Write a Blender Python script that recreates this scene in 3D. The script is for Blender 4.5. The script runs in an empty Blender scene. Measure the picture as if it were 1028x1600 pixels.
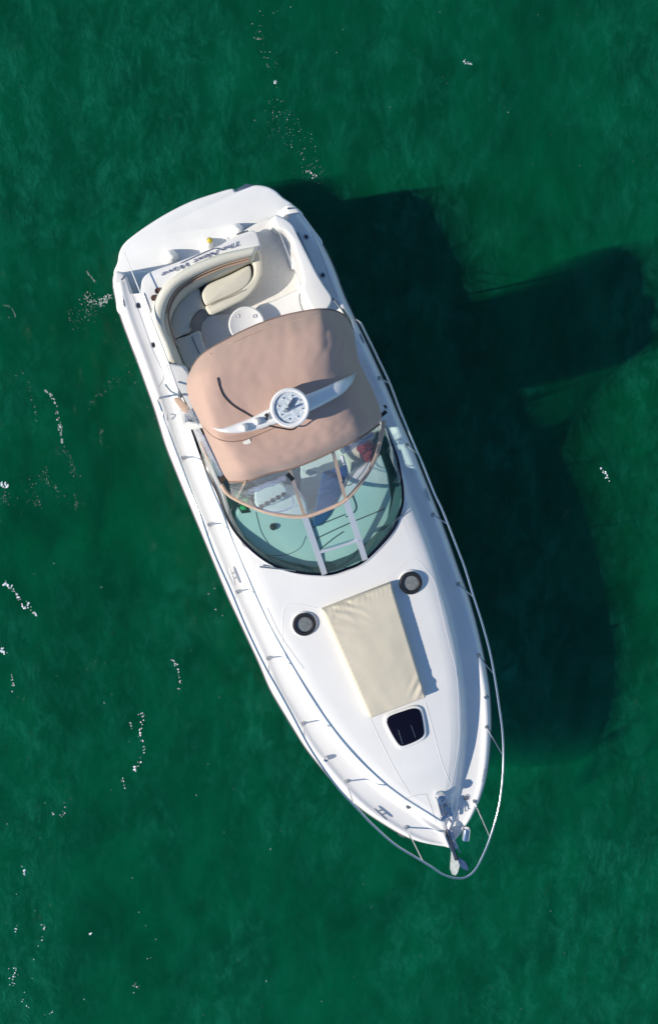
import bpy, bmesh, math, random
import numpy as np
from mathutils import Vector, Matrix
random.seed(7)
SC = bpy.context.scene
COL = SC.collection
RAD = math.radians

# ------------------------------------------------------------------ camera
CAM = Vector((-2.5, 3.06, 19.5)); TGT = Vector((0, 0, 1.5))
FW = (TGT - CAM); DIST = FW.length; FW.normalize()
RT = (Vector((1, 0, 0)) - FW.x * FW).normalized(); UP = RT.cross(FW)
FPX = 100 * DIST
cd = bpy.data.cameras.new('camera'); cam = bpy.data.objects.new('camera', cd); COL.objects.link(cam)
R = Matrix((RT, UP, -FW)).transposed()
cam.matrix_world = Matrix.Translation(CAM) @ R.to_4x4()
cd.sensor_fit = 'VERTICAL'; cd.sensor_height = 24; cd.lens = 24 * FPX / 1600
cd.clip_start = 0.5; cd.clip_end = 5000
SC.camera = cam

# ------------------------------------------------------------------ light
SUN_AZ, SUN_EL = RAD(192), RAD(33.8)        # direction TOWARDS the sun, world azimuth from +x
wd = bpy.data.worlds.new('World'); SC.world = wd; wd.use_nodes = True
nt = wd.node_tree; bgn = nt.nodes['Background']
sky = nt.nodes.new('ShaderNodeTexSky'); sky.sky_type = 'NISHITA'; sky.sun_disc = False
sky.sun_elevation = SUN_EL; sky.sun_rotation = RAD(90) - SUN_AZ
sky.air_density = 1.3; sky.dust_density = 0.0; sky.ozone_density = 6.0
nt.links.new(sky.outputs[0], bgn.inputs[0]); bgn.inputs[1].default_value = 0.118
sd = bpy.data.lights.new('sun', 'SUN'); sd.energy = 5.0; sd.angle = RAD(0.53); sd.color = (1, .905, .76)
sun = bpy.data.objects.new('sun', sd); COL.objects.link(sun)
SDIR = Vector((math.cos(SUN_AZ) * math.cos(SUN_EL), math.sin(SUN_AZ) * math.cos(SUN_EL), math.sin(SUN_EL)))
sun.rotation_euler = SDIR.to_track_quat('Z', 'Y').to_euler()
sun.location = SDIR * 40
SC.view_settings.view_transform = 'Standard'; SC.view_settings.look = 'None'
SC.view_settings.exposure = 0.06; SC.view_settings.gamma = 1; SC.view_settings.use_curve_mapping = False
SC.cycles.volume_bounces = 0; SC.cycles.transparent_max_bounces = 24; SC.cycles.max_bounces = 8
SC.cycles.use_denoising = True

# ------------------------------------------------------------------ photograph-to-place mapping
def W(px, py, z):
    d = FW * FPX + RT * (px - 514) + UP * (800 - py)
    return CAM + d * ((z - CAM.z) / d.z)
ANG = RAD(112.2)
AX = Vector((math.cos(ANG), math.sin(ANG), 0)); NY = Vector((-AX.y, AX.x, 0))
BOW = W(703, 1326, 2.0); ORG = Vector((BOW.x, BOW.y, 0))
MB_ = Matrix((AX, NY, Vector((0, 0, 1)))).transposed().to_4x4(); MB_.translation = ORG
MI = MB_.inverted()
def I(px, py, z): return MI @ W(px, py, z)          # boat frame: x aft, y starboard, z up
ip = lambda x, xs, ys: float(np.interp(x, xs, ys))
def zs(u): return ip(u, [0, 3, 6, 9.5], [2.0, 1.82, 1.62, 1.42])
def hh(u): return ip(u, [0, .5, 1.5, 3, 4.6, 6, 7.2, 8, 8.6, 9.8], [.03, .05, .20, .33, .40, .38, .30, .16, .10, .10])
def ww(u): return ip(u, [0, .8, 1.65, 2.1, 2.6, 3.2, 3.6, 4.4, 4.8, 5.6, 8, 9.8], [.40, .53, .50, .48, .45, .41, .40, .35, .335, .33, .34, .38])

L_OUT = [(176.8,443),(181,466),(188,492),(200,525),(217.5,570),(232.5,612),(242.8,640),(260,698),(283.7,756.7),(307,812.8),(330.4,868.8),(358.4,936.5),(407,1040),(423,1080),(453.7,1131),(479.4,1173),(507.4,1208),(540,1245.5),(568,1270),(605.5,1294.5),(638,1313.5),(668.7,1323),(692,1326)]
R_OUT = [(718,1315),(734,1290),(748,1262),(758.6,1234),(764.4,1203.7),(768,1168.7),(769.6,1126.7),(766.8,1080),(758,1029),(745.5,975.6),(732.7,930.6),(717.7,892),(707,860),(685,800),(661.7,742),(645.4,700),(626.7,658),(605.7,606.7),(584.7,560),(553.6,494),(538.5,461.5),(522,414.8),(503.4,377.4),(489.4,356.4),(470.7,333),(459,320)]
def on_sheer(p, dz=0):
    z = 1.7
    for _ in range(8):
        q = I(p[0], p[1], z + dz); z = zs(q.x)
    return q
def smooth1(xs, ys, n=260, k=9):
    X = np.linspace(xs[0], xs[-1], n); Y = np.interp(X, xs, ys)
    ker = np.ones(k) / k; Yp = np.pad(Y, k // 2, mode='reflect', reflect_type='odd')
    return X, np.convolve(Yp, ker, 'valid')
lp = sorted([(q.x, q.y) for q in map(on_sheer, L_OUT)]); rp = sorted([(q.x, -q.y) for q in map(on_sheer, R_OUT)])
lp = [(0.0, .0)] + [p for p in lp if p[0] > .06]; rp = [(0.0, .0)] + [p for p in rp if p[0] > .06]
LX, LY = smooth1(*zip(*lp)); RX, RY = smooth1(*zip(*rp))
def bw(u, s):
    b = ip(u, LX, LY) if s > 0 else ip(u, RX, RY)
    return max(b, 0.62 * math.sqrt(max(u, 0) * .45)) if u < .35 else b
UEND = round(min(LX[-1], RX[-1]) - .02, 3)

def deck_z(u, v):
    s = 1 if v >= 0 else -1
    b = bw(u, s); a = abs(v); z = zs(u); h = hh(u); w = ww(u); c = max(b - w, 0.0)
    d = b - a
    lip = ip(d, [-.01, 0, .015, .04, .07, .10, .13, .18, .24], [-.14, -.10, -.06, -.02, .012, .028, .03, .008, 0.0])
    if a >= c: t = lip + ip(a - c, [0, .03, .06], [.05 if c > 0 else 0, .012, 0])
    else:
        q = c - a
        t = ip(q, [0, .07, .12, .22], [.05, h - .02, h + .012, h + .03])
        t += .055 * ip(h, [0, .2], [0.2, 1]) * (1 - ((a) / max(c, .01)) ** 2) * ip(q, [.1, .3], [0, 1])
    return z + t
def on_deck(p, dz=0.0):
    z = 2.0
    for _ in range(14):
        q = I(p[0], p[1], z); z = .5 * z + .5 * (deck_z(q.x, q.y) + dz)
    return I(p[0], p[1], z)

# ------------------------------------------------------------------ mesh helpers
def CR(pts, n=8, closed=False):
    P = [Vector(p) for p in pts]; out = []; m = len(P)
    g = (lambda i: P[i % m]) if closed else (lambda i: P[0] * 2 - P[1] if i < 0 else (P[-1] * 2 - P[-2] if i >= m else P[i]))
    for i in range(m if closed else m - 1):
        a, b, c, d = g(i - 1), g(i), g(i + 1), g(i + 2)
        for k in range(n):
            t = k / n
            out.append(.5 * ((2 * b) + (c - a) * t + (2 * a - 5 * b + 4 * c - d) * t * t + (3 * b - a - 3 * c + d) * t ** 3))
    if not closed: out.append(P[-1])
    return out
class M:
    def __init__(s): s.v = []; s.f = []
    def grid(s, rows, wrap=False):
        o = len(s.v); n = len(rows[0])
        for r in rows: s.v += [tuple(p) for p in r]
        for i in range(len(rows) - 1):
            for j in range(n if wrap else n - 1):
                k = (j + 1) % n
                s.f.append((o + i * n + j, o + i * n + k, o + (i + 1) * n + k, o + (i + 1) * n + j))
        return o
    def tube(s, pts, r, n=8, cap=True):
        P = [Vector(p) for p in pts]; rows = []; up = Vector((0, 0, 1))
        rr = r if hasattr(r, '__len__') else [r] * len(P)
        for i, p in enumerate(P):
            t = (P[min(i + 1, len(P) - 1)] - P[max(i - 1, 0)]).normalized()
            a = t.cross(up)
            a = a.normalized() if a.length > 1e-3 else Vector((1, 0, 0))
            b = a.cross(t)
            rows.append([p + rr[i] * (a * math.cos(x) + b * math.sin(x)) for x in [2 * math.pi * k / n for k in range(n)]])
        o = s.grid(rows, True)
        if cap:
            s.f.append(tuple(range(o, o + n))[::-1]); e = o + (len(P) - 1) * n; s.f.append(tuple(range(e, e + n)))
        return s
    def lathe(s, c, prof, n=24, axis=(0, 0, 1), cap=True):
        c = Vector(c); ax = Vector(axis).normalized()
        a = ax.orthogonal().normalized(); b = ax.cross(a); rows = []
        for r, z in prof: rows.append([c + ax * z + r * (a * math.cos(x) + b * math.sin(x)) for x in [2 * math.pi * k / n for k in range(n)]])
        o = s.grid(rows, True)
        if cap:
            s.f.append(tuple(range(o, o + n))[::-1]); e = o + (len(prof) - 1) * n; s.f.append(tuple(range(e, e + n)))
        return s
    def box(s, c, sz, rot=0.0, zax=None):
        c = Vector(c); q = Matrix.Rotation(rot, 3, 'Z'); o = len(s.v)
        for x in (-1, 1):
            for y in (-1, 1):
                for z in (-1, 1): s.v.append(tuple(c + q @ Vector((x * sz[0] / 2, y * sz[1] / 2, z * sz[2] / 2))))
        for f in ((0,1,3,2),(4,6,7,5),(0,4,5,1),(2,3,7,6),(0,2,6,4),(1,5,7,3)): s.f.append(tuple(o + i for i in f))
        return s
    def slab(s, poly, zb, r=.02, steps=3, dome=0.0, bottom=True):
        """poly: list of boat-frame points at its top level; rounded rim r, sides down to zb (number)"""
        P = [Vector(p) for p in poly]; n = len(P)
        A = sum(P[i].x * P[(i + 1) % n].y - P[(i + 1) % n].x * P[i].y for i in range(n))
        if A < 0: P.reverse()
        nor = []
        for i in range(n):
            e1 = (P[i] - P[i - 1]); e2 = (P[(i + 1) % n] - P[i]); e1.z = e2.z = 0
            e1 = e1.normalized() if e1.length > 1e-6 else e2.normalized(); e2 = e2.normalized() if e2.length > 1e-6 else e1
            t = (e1 + e2); t = t.normalized() if t.length > .1 else e2
            m = Vector((-t.y, t.x, 0)); k = max(.45, m.dot(Vector((-e2.y, e2.x, 0)))); nor.append(m / k)
        rows = [[Vector((p.x, p.y, zb)) for p in P], [p - Vector((0, 0, r)) for p in P]]
        for j in range(1, steps + 1):
            a = math.pi / 2 * j / steps
            rows.append([p + m * r * (1 - math.cos(a)) - Vector((0, 0, r * (1 - math.sin(a)))) for p, m in zip(P, nor)])
        o = s.grid(rows, True)
        e = o + (len(rows) - 1) * n
        if dome:
            c = sum((Vector(s.v[e + i]) for i in range(n)), Vector()) / n
            rr = [[Vector(s.v[e + i]).lerp(c, t) + Vector((0, 0, dome * (1 - (1 - t) ** 2))) for i in range(n)] for t in (0, .2, .45, .7, .9)]
            o2 = s.grid(rr, True); s.f.append(tuple(range(o2 + 4 * n, o2 + 5 * n)))
        else: s.f.append(tuple(range(e, e + n)))
        if bottom: s.f.append(tuple(range(o, o + n))[::-1])
        return s
    def build(s, name, mat, parent=None, sharp=38, world=False, **tags):
        me = bpy.data.meshes.new(name); me.from_pydata(s.v, [], s.f)
        bm = bmesh.new(); bm.from_mesh(me); bmesh.ops.remove_doubles(bm, verts=bm.verts, dist=1e-5)
        bmesh.ops.recalc_face_normals(bm, faces=bm.faces); bm.to_mesh(me); bm.free()
        me.polygons.foreach_set('use_smooth', [True] * len(me.polygons))
        if sharp: me.set_sharp_from_angle(angle=RAD(sharp))
        me.materials.append(mat)
        o = bpy.data.objects.new(name, me); COL.objects.link(o)
        if parent: o.parent = parent
        for k, v in tags.items(): o[k] = v
        return o
def thing(name, label, cat, loc_local, group=None):
    o = bpy.data.objects.new(name, None); COL.objects.link(o)
    o.matrix_world = MB_ @ Matrix.Translation(Vector(loc_local))
    o['label'] = label; o['category'] = cat; o.empty_display_size = .3
    if group: o['group'] = group
    return o
class Off:
    """build parts for a thing whose origin sits at loc in the boat frame"""
    def __init__(s, o, loc): s.o = o; s.l = Vector(loc)
    def put(s, m, name, mat, parent=None, **k):
        m.v = [tuple(Vector(p) - s.l) for p in m.v]
        return m.build(name, mat, parent or s.o, **k)

# ------------------------------------------------------------------ materials
def mat(name, col, rough=.5, metal=0.0, spec=.5, coat=0.0, noise=None, bump=None, sheen=0):
    m = bpy.data.materials.new(name); m.use_nodes = True; t = m.node_tree; p = t.nodes['Principled BSDF']
    p.inputs['Base Color'].default_value = (*col, 1); p.inputs['Roughness'].default_value = rough
    p.inputs['Metallic'].default_value = metal; p.inputs['Specular IOR Level'].default_value = spec
    p.inputs['Coat Weight'].default_value = coat; p.inputs['Coat Roughness'].default_value = .08
    if sheen: p.inputs['Sheen Weight'].default_value = sheen
    tc = t.nodes.new('ShaderNodeTexCoord')
    if noise:
        sc_, amt, det = noise
        nz = t.nodes.new('ShaderNodeTexNoise'); nz.inputs['Scale'].default_value = sc_; nz.inputs['Detail'].default_value = det
        t.links.new(tc.outputs['Object'], nz.inputs['Vector'])
        mr = t.nodes.new('ShaderNodeMapRange'); mr.inputs[1].default_value = .3; mr.inputs[2].default_value = .7
        mr.inputs[3].default_value = 1 - amt; mr.inputs[4].default_value = 1 + amt * .4
        t.links.new(nz.outputs[0], mr.inputs[0])
        mx = t.nodes.new('ShaderNodeVectorMath'); mx.operation = 'SCALE'; mx.inputs[0].default_value = col
        t.links.new(mr.outputs[0], mx.inputs['Scale']); t.links.new(mx.outputs[0], p.inputs['Base Color'])
    if bump:
        sc_, st, ds = bump
        nz = t.nodes.new('ShaderNodeTexNoise'); nz.inputs['Scale'].default_value = sc_; nz.inputs['Detail'].default_value = 4
        t.links.new(tc.outputs['Object'], nz.inputs['Vector'])
        b = t.nodes.new('ShaderNodeBump'); b.inputs['Strength'].default_value = st; b.inputs['Distance'].default_value = ds
        t.links.new(nz.outputs[0], b.inputs['Height']); t.links.new(b.outputs[0], p.inputs['Normal'])
    return m
GEL = mat('white_gelcoat', (.77, .765, .755), .32, coat=.25, noise=(1.3, .045, 5), bump=(2.2, .15, .02))
GEL2 = mat('white_nonskid', (.76, .765, .765), .6, noise=(3, .06, 6), bump=(220, .25, .003))
TRIM = mat('pale_trim', (.62, .63, .65), .4)
HULLM = mat('hull_gelcoat', (.80, .80, .80), .25, coat=.4)
RUB = mat('grey_rub_rail', (.16, .14, .17), .5)
FLOOR = mat('cockpit_carpet', (.68, .675, .66), .85, noise=(30, .10, 6), bump=(90, .4, .006))
CREAM = mat('cream_vinyl', (.65, .625, .52), .48, noise=(4, .05, 4), bump=(26, .25, .01))
CREAM2 = mat('ivory_vinyl', (.66, .64, .55), .5, noise=(4, .05, 4), bump=(22, .25, .01))
TAN = mat('tan_piping', (.42, .30, .22), .6)
CANVAS = mat('tan_canvas', (.495, .335, .275), .9, noise=(2.2, .06, 8), bump=(5, .25, .015), sheen=.2)
CANVASE = mat('tan_canvas_edging', (.58, .42, .32), .85, noise=(14, .12, 4))
CANVASD = mat('brown_canvas_hem', (.22, .15, .12), .85)
MATM = mat('beige_cushion', (.60, .545, .435), .8, noise=(2.5, .06, 6), bump=(160, .2, .003))
STEEL = mat('stainless_steel', (.72, .72, .74), .14, 1.0)
STEELD = mat('brushed_steel', (.42, .44, .47), .35, 1.0)
ALU = mat('anodised_frame', (.64, .66, .71), .4, .35)
BLACK = mat('black_rubber', (.015, .015, .018), .45)
NAVY = mat('dark_hatch_glass', (.004, .004, .012), .2, spec=.25)
SEAM = mat('dark_seam', (.10, .11, .13), .7)
SEAMG = mat('grey_seam', (.42, .44, .48), .7)
GREYG = mat('grey_port_glass', (.20, .22, .22), .12, coat=.5, noise=(18, .25, 3))
BLUEL = mat('navy_lettering', (.07, .09, .18), .5)
WINE = mat('dark_red_fabric', (.16, .008, .02), .7, noise=(30, .5, 4))
GREEN = mat('bright_green_plastic', (.01, .35, .10), .4)
YEL = mat('yellow_plastic', (.55, .43, .04), .5)
BRONZE = mat('brown_plastic_cup', (.10, .055, .045), .3)
GOLD = mat('bright_chrome', (.8, .8, .8), .1, 1.0)
RADIN = mat('weathered_radar_top', (.62, .69, .75), .4, noise=(30, .4, 8), bump=(30, .5, .01))
DASH = mat('dash_gelcoat', (.74, .75, .74), .5, noise=(3, .05, 5))

def schlick(t, f0, bumpn=None):
    N = t.nodes.new; K = t.links.new
    g = N('ShaderNodeNewGeometry'); d = N('ShaderNodeVectorMath'); d.operation = 'DOT_PRODUCT'
    K(g.outputs['Incoming'], d.inputs[0]); K(bumpn.outputs[0] if bumpn else g.outputs['Normal'], d.inputs[1])
    def mth(op, a, b=None):
        q = N('ShaderNodeMath'); q.operation = op
        for i, x in enumerate((a, b)):
            if x is None: continue
            if isinstance(x, (int, float)): q.inputs[i].default_value = x
            else: K(x, q.inputs[i])
        return q.outputs[0]
    a = mth('ABSOLUTE', d.outputs['Value']); b = mth('SUBTRACT', 1, a); c = mth('POWER', mth('MAXIMUM', b, 0), 5)
    return mth('ADD', mth('MULTIPLY', c, 1 - f0), f0)
def clear(name, tint, haze, hazecol=(.7, .75, .8), rough=.04, gl=.06, noise=None):
    m = bpy.data.materials.new(name); m.use_nodes = True; t = m.node_tree
    for n in list(t.nodes):
        if n.type == 'BSDF_PRINCIPLED': t.nodes.remove(n)
    out = [n for n in t.nodes if n.type == 'OUTPUT_MATERIAL'][0]
    tr = t.nodes.new('ShaderNodeBsdfTransparent'); tr.inputs[0].default_value = (*tint, 1)
    df = t.nodes.new('ShaderNodeBsdfDiffuse'); df.inputs[0].default_value = (*hazecol, 1)
    g = t.nodes.new('ShaderNodeBsdfGlossy'); g.inputs['Roughness'].default_value = rough
    m1 = t.nodes.new('ShaderNodeMixShader'); m2 = t.nodes.new('ShaderNodeMixShader')
    m1.inputs[0].default_value = haze
    t.links.new(tr.outputs[0], m1.inputs[1]); t.links.new(df.outputs[0], m1.inputs[2])
    t.links.new(m1.outputs[0], m2.inputs[1]); t.links.new(g.outputs[0], m2.inputs[2])
    if noise:
        tc = t.nodes.new('ShaderNodeTexCoord'); nz = t.nodes.new('ShaderNodeTexNoise'); nz.inputs['Scale'].default_value = noise
        nz.inputs['Detail'].default_value = 3; nz.inputs['Distortion'].default_value = 1
        b = t.nodes.new('ShaderNodeBump'); b.inputs['Strength'].default_value = .5; b.inputs['Distance'].default_value = .03
        t.links.new(tc.outputs['Object'], nz.inputs['Vector']); t.links.new(nz.outputs[0], b.inputs['Height'])
        t.links.new(b.outputs[0], g.inputs['Normal'])
    t.links.new(schlick(t, .04, b if noise else None), m2.inputs[0])
    t.links.new(m2.outputs[0], out.inputs[0])
    return m
GLASS = clear('green_tinted_glass', (.61, .82, .80), .03, (.3, .6, .55))
VINYL = clear('clear_vinyl', (.88, .91, .97), .15, noise=5)
VINYLR = clear('rolled_clear_vinyl', (.75, .78, .90), .35, (.55, .58, .75), .15, noise=12)

# ------------------------------------------------------------------ water
def water():
    m = bpy.data.materials.new('green_sea_water'); m.use_nodes = True; t = m.node_tree
    t.nodes.remove(t.nodes['Principled BSDF']); out = t.nodes['Material Output']; N = t.nodes.new; K = t.links.new
    tc = N('ShaderNodeTexCoord')
    def noise(sc, det, dist=0., rough=.5, stretch=None):
        n = N('ShaderNodeTexNoise'); n.inputs['Scale'].default_value = sc; n.inputs['Detail'].default_value = det
        n.inputs['Distortion'].default_value = dist; n.inputs['Roughness'].default_value = rough
        if stretch:
            mp = N('ShaderNodeMapping'); mp.inputs['Rotation'].default_value = (0, 0, stretch[0]); mp.inputs['Scale'].default_value = (stretch[1], stretch[2], 1)
            K(tc.outputs['Object'], mp.inputs[0]); K(mp.outputs[0], n.inputs['Vector'])
        else: K(tc.outputs['Object'], n.inputs['Vector'])
        return n
    a = noise(.9, 3, .6, .5, (RAD(20), 1, .55)); b = noise(4.5, 5, 1.2, .6, (RAD(-15), 1, .6)); c = noise(16, 5, .8, .7)
    def bump(h, st, d, prev=None):
        q = N('ShaderNodeBump'); q.inputs['Strength'].default_value = st; q.inputs['Distance'].default_value = d
        K(h.outputs[0], q.inputs['Height'])
        if prev: K(prev.outputs[0], q.inputs['Normal'])
        return q
    bb = bump(c, 1, .005, bump(b, 1, .028, bump(a, 1, .10)))
    gl = N('ShaderNodeBsdfGlossy'); gl.inputs['Roughness'].default_value = .03; K(bb.outputs[0], gl.inputs['Normal'])
    tr = N('ShaderNodeBsdfTransparent')
    # noise in the transparent colour imitates ripples focusing the light
    rp = noise(1.5, 6, .5, .62, (RAD(28), 1, .5)); rr_ = N('ShaderNodeMapRange')
    rr_.inputs[1].default_value = .36; rr_.inputs[2].default_value = .64; rr_.inputs[3].default_value = .70; rr_.inputs[4].default_value = 1.0
    K(rp.outputs[0], rr_.inputs[0]); K(rr_.outputs[0], tr.inputs[0])
    # faint patchy diffuse layer, paints the light and dark of ripples as mottling
    df = N('ShaderNodeBsdfDiffuse'); df.inputs[0].default_value = (.02, .30, .20, 1); K(bump(c, 1, .02, bump(b, 1, .11, bump(a, 1, .25))).outputs[0], df.inputs['Normal'])
    p1 = noise(3.2, 10, .5, .76, (RAD(35), 1, .6)); p2 = noise(.42, 5, .6, .6, (RAD(25), 1, .5))
    mr = N('ShaderNodeMapRange'); mr.inputs[1].default_value = .44; mr.inputs[2].default_value = .70; mr.inputs[3].default_value = .015; mr.inputs[4].default_value = .18
    K(p1.outputs[0], mr.inputs[0])
    mr2 = N('ShaderNodeMapRange'); mr2.inputs[1].default_value = .35; mr2.inputs[2].default_value = .65; mr2.inputs[3].default_value = .05; mr2.inputs[4].default_value = 1.7
    K(p2.outputs[0], mr2.inputs[0])
    mu = N('ShaderNodeMath'); mu.operation = 'MULTIPLY'; K(mr.outputs[0], mu.inputs[0]); K(mr2.outputs[0], mu.inputs[1])
    m1 = N('ShaderNodeMixShader'); K(mu.outputs[0], m1.inputs[0]); K(tr.outputs[0], m1.inputs[1]); K(df.outputs[0], m1.inputs[2])
    m2 = N('ShaderNodeMixShader'); K(schlick(t, .013, bb), m2.inputs[0]); K(m1.outputs[0], m2.inputs[1]); K(gl.outputs[0], m2.inputs[2])
    K(m2.outputs[0], out.inputs['Surface'])
    vs = N('ShaderNodeVolumeScatter'); vs.inputs['Color'].default_value = (.0002, .60, .175, 1); vs.inputs['Density'].default_value = .60
    va = N('ShaderNodeVolumeAbsorption'); va.inputs['Color'].default_value = (.0, .25, .18, 1); va.inputs['Density'].default_value = .44
    ad = N('ShaderNodeAddShader'); K(vs.outputs[0], ad.inputs[0]); K(va.outputs[0], ad.inputs[1]); K(ad.outputs[0], out.inputs['Volume'])
    return m
wm = M(); wm.box((0, 0, -6), (3000, 3000, 12))
wo = wm.build('sea_water', water(), None, sharp=0); wo['kind'] = 'structure'
wo.data.polygons.foreach_set('use_smooth', [False] * len(wo.data.polygons))

# ------------------------------------------------------------------ the boat
boat = bpy.data.objects.new('motor_yacht', None); COL.objects.link(boat); boat.matrix_world = MB_
boat['label'] = 'white motor yacht with tan canvas top floating on green water'; boat['category'] = 'boat'
def part(m, name, mt, parent=None, **k): return m.build(name, mt, parent or boat, **k)

# opening of cockpit and windscreen in the deck
WB_L = [(540,888),(524,893),(506,897),(471,895),(439,887),(407,870),(381,853),(364.5,826),(355,807),(340,770),(320,726),(305,690),(295,656)]
WB_R = [(540,888),(553,883.5),(567.6,875.5),(588,858),(608.5,834.7),(623,805.5),(629,770.5),(626,738),(614,703),(604,680),(592,650)]
def opening(pts, s, aft):
    q = [on_deck(p) for p in pts]; xs = [q[0].x]; ys = [q[0].y]
    for p in q[1:]:
        xs.append(max(p.x, xs[-1] + .004)); ys.append(p.y)
    for u, ins in aft: xs.append(u); ys.append(s * (bw(u, s) - ins))
    return xs, ys
OLx, OLy = opening(WB_L, 1, [(8.0, .42), (8.8, .42), (9.96, .42), (10.0, .22), (UEND, .20)])
ORx, ORy = opening(WB_R, -1, [(8.0, .40), (8.8, .40), (9.3, .38), (10.0, .38), (10.04, .24), (UEND, .22)])
V0 = OLy[0]; U0 = OLx[0]
def inner(u, s):
    if u <= U0: return V0
    X, Y = (OLx, OLy) if s > 0 else (ORx, ORy)
    return ip(u, X, Y)
for s, nm in ((1, 'deck'), (-1, 'deck')):
    us = sorted(set([round(x, 4) for x in np.concatenate([np.linspace(.0, 1, 40) ** 1.6 * 1.2, np.linspace(1.2, UEND, 170), U0 + np.linspace(0, 1, 30) ** 2 * .5])]))
    rows = []
    for u in us:
        b = bw(u, s); vi = inner(u, s) * s; w = ww(u); c = b - w
        cols = [b + .004] + [b - d for d in (0, .006, .015, .028, .04, .055, .07, .085, .10, .115, .13, .155, .18, .21, .24)]
        cols += [c + d for d in (.09, .06, .045, .03, .015, 0, -.02, -.045, -.07, -.09, -.12, -.17, -.22)]
        cols += list(np.linspace(c - .22, vi, 26)[1:])
        row = []
        last = b + .01
        for x in cols:
            x = max(min(x, last), vi); last = x
            row.append(Vector((u, s * x, deck_z(u, s * x if x > 1e-4 or s > 0 else -1e-4))))
        rows.append(row)
    m = M(); m.grid(rows)
    # inner coaming wall going down from the opening's edge
    wall = [[Vector((u, inner(u, s), deck_z(u, inner(u, s)))), Vector((u, inner(u, s), .7))] for u in us if u >= U0]
    m.grid(wall)
    part(m, nm, GEL, sharp=50)

# hull: both sides loft from the gunwale to below the water
UT = 9.02
for s in (1, -1):
    rows = []
    for u in np.linspace(0, UEND, 90):
        b = bw(u, s); z = zs(u) - .13
        fl = ip(u, [0, 1, 3, 6, 9], [.10, .45, .80, .90, .93])
        fwd = ip(u, [0, 1, 3], [1, .6, 0])
        row = []
        for t in (0, .02, .25, .5, .75, 1, 1.25):
            k = 1 - (1 - fl) * (t ** 1.3) if t <= 1 else fl * (1 - (t - 1) * 3)
            row.append(Vector((u + fwd * .9 * t ** 1.5, s * (b + (.012 if t == .02 else 0)) * max(k, 0), z - t * (z + .1))))
        rows.append(row)
    m = M(); m.grid(rows); part(m, 'hull', HULLM)
    m = M(); m.tube([Vector((u, s * (bw(u, s) + .004), zs(u) - .12)) for u in np.linspace(.02, UEND, 90)], .016, 6)
    part(m, 'rub_rail', RUB)

# stern block and swim platform
PLAT = [(178,429),(184,410),(187,393.7),(195,379.7),(211.4,365.7),(234.7,349.4),(265,331),(300,314),(337,301.5),(363,294.5),(369,299),(386,293.5),(400,289),(417,291),(431,298),(442.7,308.5),(459,320),(474,338),(440,352),(330,395),(225,440),(190,452)]
m = M(); m.slab([Vector(p) for p in CR([I(*p, .55) for p in PLAT], 5, True)], -.15, .035)
part(m, 'swim_platform', GEL2)
m = M(); m.slab([I(*p, .50) for p in [(366,298),(385,287),(400,289.5),(398,296),(372,303)]], .2, .01); part(m, 'boarding_ladder_lid', STEELD)
# hull quarters behind the side decks: rounded tops falling to the platform
Q_L = [(176.8,443),(177.5,431),(183,424),(195,428),(203,446),(210,468),(212,490),(186,490),(181,466)]
m = M(); m.slab(CR([I(*p, 1.40) for p in Q_L], 4, True), .0, .045); part(m, 'quarter', GEL)
Q_R = [(459,320),(447,321),(446,331),(455,345),(464,362),(478,385),(505,381),(489.4,356.4),(472,333)]
m = M(); m.slab(CR([I(*p, 1.40) for p in Q_R], 4, True), .0, .045); part(m, 'quarter', GEL)
# lower step between quarters and transom
m = M(); m.slab([I(*p, .92) for p in [(190,425),(232,424),(250,480),(235,520),(205,490),(188,455)]], .0, .03); part(m, 'stern_step', GEL2)
m = M(); m.slab([I(*p, .85) for p in [(427,341),(456,325),(485,380),(490,430),(455,420),(432,350)]], .0, .03); part(m, 'stern_step', GEL2)

# transom, bridging from the platform line to the sofa
TR = [(226,432),(240,423),(272,411.5),(335,387),(372,369.5),(396,360),(404,372),(407,386),(402,392),(393,394),(347,404),(309,418),(286,430),(265,446),(249,465),(243,500),(254,545),(266,574),(258,574),(238,520),(222,470),(221,445)]
m = M(); m.slab(CR([I(*p, 1.47) for p in TR], 3, True), .3, .02); part(m, 'transom', GEL)
# cockpit floor
m = M()
m.slab([I(*p, .78) for p in [(235,455),(300,410),(398,350),(432,336),(455,350),(480,420),(530,500),(600,650),(560,740),(480,770),(400,760),(300,620),(250,520)]], .6, .01)
part(m, 'cockpit_floor', FLOOR)
# white moulded unit at the port side and companionway steps
m = M(); m.slab(CR([I(*p, 1.02) for p in [(399,483),(430,469),(458,456),(474,450),(492,455),(515,490),(545,560),(440,600),(410,520)]], 3, True), .7, .05); part(m, 'wet_bar_unit', GEL)
m = M(); m.tube([I(*p, 1.03) for p in [(470,452),(467,462),(468,474),(473,488)]], .006, 5); part(m, 'seam', SEAMG)
# port coaming bulge beside the walkway
m = M(); m.slab(CR([I(*p, 1.66) for p in [(432,336),(445,341),(458,352),(466,368),(486,408),(496,428),(507,446),(519,466),(512,482),(500,490),(486,478),(474,452),(474,436),(468,410),(461,390),(456,374),(446,362),(434,356),(428,342)]], 4, True), .6, .03); part(m, 'coaming', GEL)
m = M(); m.tube([on_deck(p, .012) for p in [(464,363),(473,382),(486,410),(498,438),(506,447),(515,464),(521,468)]], .012, 6); part(m, 'coaming_shade_line', SEAM)  # dark line painted in for the shade of the coaming step

def disc(p, z, r, name, mt, h=.03, n=32, parent=None, prof=None):
    c = I(p[0], p[1], z); q = M(); q.lathe(c, prof or [(r, -h), (r, -.004), (r * .97, 0)], n); return part(q, name, mt, parent)

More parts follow.
